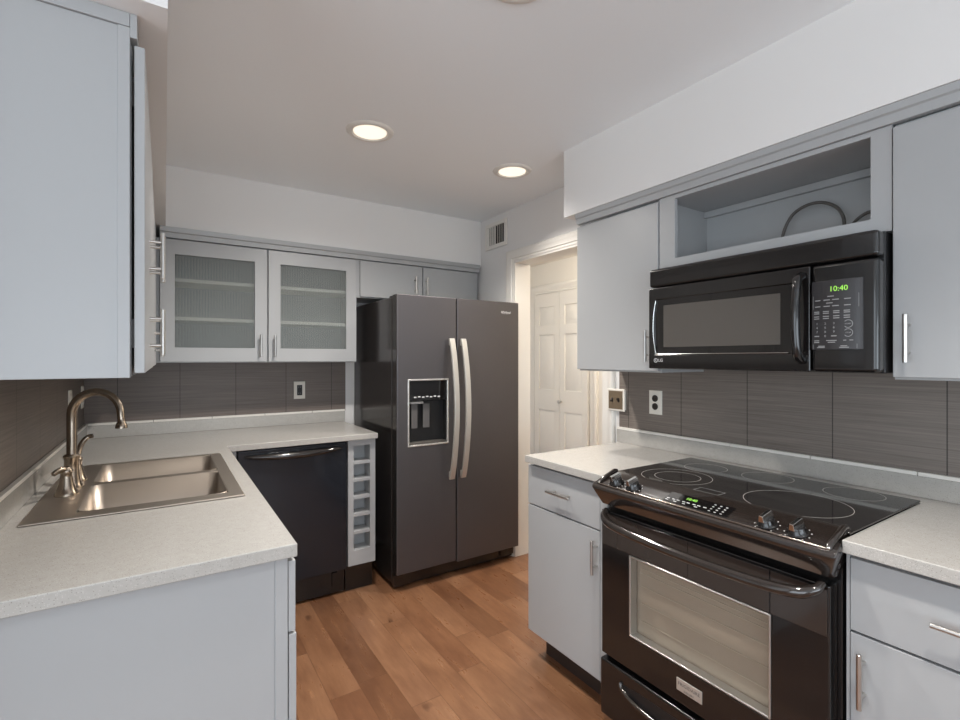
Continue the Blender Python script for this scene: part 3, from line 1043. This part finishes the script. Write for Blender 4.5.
FN = mat('faucet_nickel', srgb(160, 147, 133), .24, 1.0)
t = thing('faucet', 'brushed nickel gooseneck faucet with two lever handles behind the sink', 'faucet', (-.255, 2.09, .9206))
zb = .9206
fx, fy = -.257, 2.09
sp = MB().lathe([(.031, 0), (.031, .006), (.027, .012), (.024, .03), (.021, .06), (.020, .095), (.0235, .100), (.0235, .106), (.017, .112)], (fx, fy, zb), n=28)
path = [(fx, fy, zb + .10), (fx, fy, 1.08), (fx, fy, 1.135)]
cx, cz, rad = fx + .067, 1.162, .067
for k in range(0, 15):
    a = math.pi - math.pi * k / 14
    path.append((cx + rad * math.cos(a), fy - .004 * k, cz + rad * 1.12 * math.sin(a)))
ex, ey = cx + rad, fy - .056
path.append((ex + .003, ey, 1.130))
sp.tube(path, [.0142] * 3 + [.0142 - .0035 * k / 15 for k in range(15)] + [.0105], 20)
sp.lathe([(.0105, 0), (.011, -.012), (.0150, -.018), (.0170, -.026), (.0175, -.033), (.011, -.033)], (ex + .002, ey, 1.147), n=24)
obj('spout', sp, FN, t)
for hy, side in ((1.985, 1), (2.195, -1)):
    h = obj('handle', MB().lathe([(.030, 0), (.030, .006), (.026, .012), (.021, .030), (.016, .055), (.0145, .066), (.017, .070), (.017, .078), (.010, .088), (.001, .090)], (fx, hy, zb), n=28), FN, t)
    if side == 1:
        lv = arc3([(fx, hy, zb + .078), (fx - .008, hy - .012, zb + .083), (fx - .018, hy - .024, zb + .080), (fx - .027, hy - .034, zb + .074)], 5)
    else:
        lv = arc3([(fx, hy, zb + .075), (fx + .004, hy + .014, zb + .10), (fx + .012, hy + .026, zb + .127), (fx + .027, hy + .032, zb + .146), (fx + .042, hy + .030, zb + .150)], 5)
    obj('lever', MB().tube(lv, [.0095 - .002 * i / (len(lv) - 1) for i in range(len(lv))], 14), FN, h)

# ------------------------------------------------------------------ dishwasher and wine rack
DY = 2.735
t = thing('dishwasher', 'black built in dishwasher under the back worktop', 'dishwasher', (.59, 3.0, 0))
obj('body', B(.318, .870, DY + .052, 3.30, .03, .872), BLACKMATTE, t)
DWB = mat('dishwasher_black', srgb(28, 32, 40), .2, .25, .5, .3)
d = obj('door', B(.312, .873, DY, DY + .05, .150, .874), DWB, t, bevel=.004, seg=3)
hp = []
for k in range(21):
    s = k / 20
    x = .345 + .495 * s
    hp.append((x, DY - .004 - .020 * math.sin(math.pi * s) ** .6, .843 - .010 * math.sin(math.pi * s)))
obj('handle', MB().tube(hp, [.005 + .013 * math.sin(math.pi * k / 20) ** .5 for k in range(21)], 14), mat('dishwasher_handle', srgb(44, 40, 38), .12, .3, .7, .5), d)
obj('kick_plate', MB().box(.318, .870, DY + .045, DY + .06, .012, .145).box(.80, .83, DY + .036, DY + .045, .05, .13), BLACK, t, bevel=.002)
for xx in (.35, .84):
    obj('foot', MB().cyl((xx, DY + .10, 0), (xx, DY + .10, .031), .015, 12), BLACKMATTE, t)

t = thing('wine_rack', 'narrow white wine rack with six stacked cubbies beside the dishwasher', 'wine rack', (.962, 2.9, 0))
X0, X1 = .880, 1.042
zz = [.246 + i * (.848 - .246) / 6 for i in range(7)]
lines = [.160]
for i in range(7):
    lines += [zz[i] - .009, zz[i] + .009]
lines[1], lines[-1] = .246, .846
lines = [.160, .246] + [q for i in range(1, 6) for q in (zz[i] - .009, zz[i] + .009)] + [.846, .880]
obj('face_frame', MB().slab([X0, .912, 1.010, X1], [.160, .246, .846, .880], lambda i, j: not (i == 1 and j == 1), DY, DY + .018, 'xzy'), CAB, t, bevel=.001)
m = MB().box(X0, X0 + .014, DY + .0185, 3.30, .160, .880).box(X1 - .014, X1, DY + .0185, 3.30, .160, .880).box(X0 + .014, X1 - .014, DY + .10, DY + .112, .160, .880)
m.box(X0 + .014, .911, DY + .0185, DY + .099, .20, .879).box(1.011, X1 - .014, DY + .0185, DY + .099, .20, .879)
m.box(.9115, 1.0105, DY + .0185, DY + .099, .225, .2455).box(.9115, 1.0105, DY + .0185, DY + .099, .847, .879)
obj('carcass', m, CAB, t)
for i in range(1, 6):
    obj('shelf', B(.9125, 1.0095, DY + .002, DY + .099, zz[i] - .009, zz[i] + .009), CAB, t, bevel=.001)
obj('toe_kick', B(X0, X1, DY + .055, DY + .07, 0, .1595), BLACK, t)

# ------------------------------------------------------------------ refrigerator
FY = 2.590
FX0, FX1 = 1.1155, 1.990
t = thing('refrigerator', 'dark stainless side by side refrigerator with an ice dispenser', 'refrigerator', (1.55, 3.0, 0))
obj('cabinet_body', B(FX0 + .002, FX1 - .002, 2.672, 3.34, .03, 1.708), FRIDGESIDE, t, bevel=.004)
obj('door_gasket', B(FX0 + .012, FX1 - .012, 2.656, 2.6715, .11, 1.70), BLACKMATTE, t)
obj('base_grille', MB().box(FX0 + .004, FX1 - .006, 2.655, 2.6715, .012, .100).box(FX0 + .004, FX0 + .10, 2.640, 2.655, .015, .088).box(FX1 - .11, FX1 - .006, 2.640, 2.655, .03, .095), BLACK, t, bevel=.003)
for xx in (FX0 + .06, FX1 - .06):
    for yy in (2.72, 3.28):
        obj('foot', MB().cyl((xx, yy, 0), (xx, yy, .0305), .02, 12), BLACKMATTE, t)
for xx in (FX0 + .06, FX1 - .06):
    obj('hinge_cover', B(xx - .045, xx + .045, 2.60, 2.74, 1.709, 1.722), BLACKMATTE, t, bevel=.004)
DX0, DX1, DZ0, DZ1 = 1.188, 1.447, .838, 1.222
d = obj('freezer_door', MB().slab([FX0, DX0, DX1, 1.5065], [.104, DZ0, DZ1, 1.7205], lambda i, j: not (i == 1 and j == 1), FY, FY + .012, 'xzy'), FRIDGE, t, bevel=.005, seg=3)
obj('door_liner', MB().slab([FX0 + .001, DX0, DX1, 1.5055], [.105, DZ0, DZ1, 1.7195], lambda i, j: not (i == 1 and j == 1), FY + .0121, 2.655, 'xzy'), FRIDGESIDE, d, bevel=.002)


def fridge_handle(x, door):
    zs = [.618 + (1.470 - .618) * k / 24 for k in range(25)]
    mb = MB()
    V, F = [], []
    for k, z in enumerate(zs):
        s = k / 24
        y = 2.553 - .062 * math.sin(math.pi * s) ** .8
        for dx, dy in ((-.017, .0), (.017, .0), (.017, .016), (-.017, .016)):
            V.append((x + dx, y + dy, z))
    for k in range(24):
        for q in range(4):
            F.append((k * 4 + q, k * 4 + (q + 1) % 4, k * 4 + 4 + (q + 1) % 4, k * 4 + 4 + q))
    F += [(3, 2, 1, 0), (96, 97, 98, 99)]
    mb.add(V, F)
    mb.box(x - .004, x + .014, 2.562, FY + .001, .622, .66).box(x - .004, x + .014, 2.562, FY + .001, 1.428, 1.466)
    return obj('handle', mb, HANDLE, door, bevel=.003)


fridge_handle(1.459, d)
bz = obj('dispenser', MB().frame(DX0 - .006, DX1 + .006, DZ0 - .006, DZ1 + .006, .0105, FY - .004, FY + .012, 'xzy'), mat('bezel_bright', srgb(228, 226, 222), .25, .8), d, bevel=.003, seg=3)
m = MB().box(DX0, DX1, FY + .055, FY + .058, DZ0, DZ1).box(DX0, DX0 + .003, FY + .003, FY + .055, DZ0, DZ1).box(DX1 - .003, DX1, FY + .003, FY + .055, DZ0, DZ1)
m.box(DX0 + .003, DX1 - .003, FY + .003, FY + .055, DZ0, DZ0 + .003).box(DX0 + .003, DX1 - .003, FY + .003, FY + .055, DZ1 - .003, DZ1)
obj('recess', m, BLACKMATTE, bz)
obj('control_panel', MB().prism([(FY + .004, 1.219), (FY + .004, 1.10), (FY + .028, 1.095), (FY + .050, 1.10), (FY + .050, 1.219)], 'x', DX0 + .004, DX1 - .004), BLACKGLASS, bz, bevel=.002)
m = MB()
for k in range(7):
    x = 1.232 + k * .026
    m.box(x - .008, x + .008, FY + .0030, FY + .0041, 1.117 + (.003 if k % 2 else 0), 1.124 + (.003 if k % 2 else 0))
obj('key_legends', m, INKW, bz)
for x0, x1 in ((1.218, 1.258), (1.294, 1.338)):
    obj('paddle', B(x0, x1, FY + .026, FY + .032, .935, 1.080), mat('smoked_plastic', srgb(92, 90, 90), .2), bz, bevel=.002)
obj('spout_cover', B(1.206, 1.29, FY + .012, FY + .045, 1.082, 1.094), mat('spout_grey', srgb(180, 178, 176), .3), bz, bevel=.002)
m = MB().box(DX0 + .006, DX1 - .006, FY + .004, FY + .054, DZ0 + .004, DZ0 + .016)
obj('drip_tray', m, mat('tray_grey', srgb(84, 80, 76), .3), bz, bevel=.002)
d = obj('fridge_door', B(1.5135, FX1, FY, FY + .012, .094, 1.7205), FRIDGE, t, bevel=.005, seg=3)
obj('door_liner', B(1.5145, FX1 - .001, FY + .0121, 2.655, .095, 1.7195), FRIDGESIDE, d, bevel=.002)
fridge_handle(1.540, d)
lg = MB().text('Whirlpool', .0185, (1.884, FY - .0008, 1.652), (1, 0, 0), (0, 0, 1), .0012)
lg.tube([(1.884 + .042 * math.cos(a), FY - .0006, 1.652 + .010 * math.sin(a)) for a in [R(200 + k * 14) for k in range(11)]], .0007, 6)
obj('logo', lg, INKW, d)

# ------------------------------------------------------------------ switches and outlets


def plate(t, P, U, W, N, hw, hh, m, th=.006):
    """wall plate centred at P, spanned by U (half width) and W (half height), facing N"""
    P, U, W, N = map(Vector, (P, U, W, N))
    v = []
    for h, s in ((0, 1), (th * .6, 1), (th, .90)):
        for a, b in ((-1, -1), (1, -1), (1, 1), (-1, 1)):
            v.append(P + N * h + U * a * (hw - (1 - s) * .04) + W * b * (hh - (1 - s) * .04))
    f = [(3, 2, 1, 0), (8, 9, 10, 11)]
    for k in (0, 4):
        for q in range(4):
            f.append((k + q, k + (q + 1) % 4, k + 4 + (q + 1) % 4, k + 4 + q))
    return obj('cover_plate', MB().add(v, f), m, t, smooth=False)


Z = Vector((0, 0, 1))
# double toggle on the casing side of the tile
c = Vector((XW - .0245, 1.742, 1.133))
t = thing('light_switch', 'double toggle light switch plate next to the doorway casing', 'light switch', c - Z * .058)
U, N = Vector((0, -1, 0)), Vector((-1, 0, 0))
obj('switch_box', B(XW - .0243, XW - .0085, 1.692, 1.736, 1.082, 1.184), WHITEPL, t)
plate(t, c, U, Z, N, .057, .0575, WHITEPL)
obj('brass_insert', MB().add([c + N * h + U * a * .046 + Z * b * .047 for h in (.0055, .0075) for a, b in ((-1, -1), (1, -1), (1, 1), (-1, 1))], [(3, 2, 1, 0), (4, 5, 6, 7), (0, 1, 5, 4), (1, 2, 6, 5), (2, 3, 7, 6), (3, 0, 4, 7)]), BRASS, t)
for s, up_ in ((-1, -1), (1, 1)):
    q = c + U * s * .021 + N * .0076
    o_ = MB().add([q + U * a * .0045 + Z * (b * .011) for a, b in ((-1, -1), (1, -1), (1, 1), (-1, 1))] + [q + N * .012 + Z * up_ * .006 + U * a * .0035 + Z * b * .004 for a, b in ((-1, -1), (1, -1), (1, 1), (-1, 1))],
                  [(3, 2, 1, 0), (4, 5, 6, 7), (0, 1, 5, 4), (1, 2, 6, 5), (2, 3, 7, 6), (3, 0, 4, 7)])
    obj('toggle', o_, DARKPL, t)


def outlet(label, c, U, N, style):
    c, U, N = Vector(c), Vector(U), Vector(N)
    t = thing('wall_outlet', label, 'outlet', c - Z * .058, 'electrical outlets')
    plate(t, c, U, Z, N, .036, .0575, WHITEPL)
    def cube(hw, z0, z1, h0, h1):
        return MB().add([c + N * h + U * a * hw + Z * z for h in (h0, h1) for a, z in ((-1, z0), (1, z0), (1, z1), (-1, z1))], [(3, 2, 1, 0), (4, 5, 6, 7), (0, 1, 5, 4), (1, 2, 6, 5), (2, 3, 7, 6), (3, 0, 4, 7)])
    if style == 'duplex':
        for s in (-1, 1):
            r = obj('receptacle', MB().lathe([(.0165, .0055), (.0165, .008), (.015, .009), (.001, .009)], c + Z * s * .0195, N, 24), DARKPL, t)
            m = MB()
            for a in (-1, 1):
                q = c + Z * (s * .0195 + .002) + U * a * .006 + N * .0091
                m.add([q + U * i * .001 + Z * j * .004 + N * h for h in (-.0005, .0003) for i, j in ((-1, -1), (1, -1), (1, 1), (-1, 1))], [(3, 2, 1, 0), (4, 5, 6, 7), (0, 1, 5, 4), (1, 2, 6, 5), (2, 3, 7, 6), (3, 0, 4, 7)])
            obj('slots', m, GAP, r)
    elif style == 'rocker':
        r = obj('receptacle', cube(.0165, -.034, .034, .0055, .0085), BLACKMATTE, t, bevel=.001)
        for s in (-1, 1):
            q = MB()
            for a in (-1, 1):
                qq = c + Z * s * .020 + U * a * .006 + N * .0085
                q.add([qq + U * i * .001 + Z * j * .004 + N * h for h in (-.0002, .0005) for i, j in ((-1, -1), (1, -1), (1, 1), (-1, 1))], [(3, 2, 1, 0), (4, 5, 6, 7), (0, 1, 5, 4), (1, 2, 6, 5), (2, 3, 7, 6), (3, 0, 4, 7)])
            obj('slots', q, INKG, r)
    else:
        obj('receptacle', cube(.0165, -.034, .034, .0055, .0085), WHITEPL, t, bevel=.001)
    return t


outlet('white duplex outlet with dark sockets on the right hand tile', (XW - .0085, 1.511, 1.136), (0, -1, 0), (-1, 0, 0), 'duplex')
outlet('white framed black outlet on the back tile above the dishwasher', (.753, YB - .0085, 1.139), (1, 0, 0), (0, -1, 0), 'rocker')
outlet('white outlet plate on the left tile seen edge on, nearer one', (XL + .0085, 2.872, 1.146), (0, 1, 0), (1, 0, 0), 'plain')
outlet('white outlet plate on the left tile seen edge on, by the back corner', (XL + .0085, 3.27, 1.146), (0, 1, 0), (1, 0, 0), 'plain')
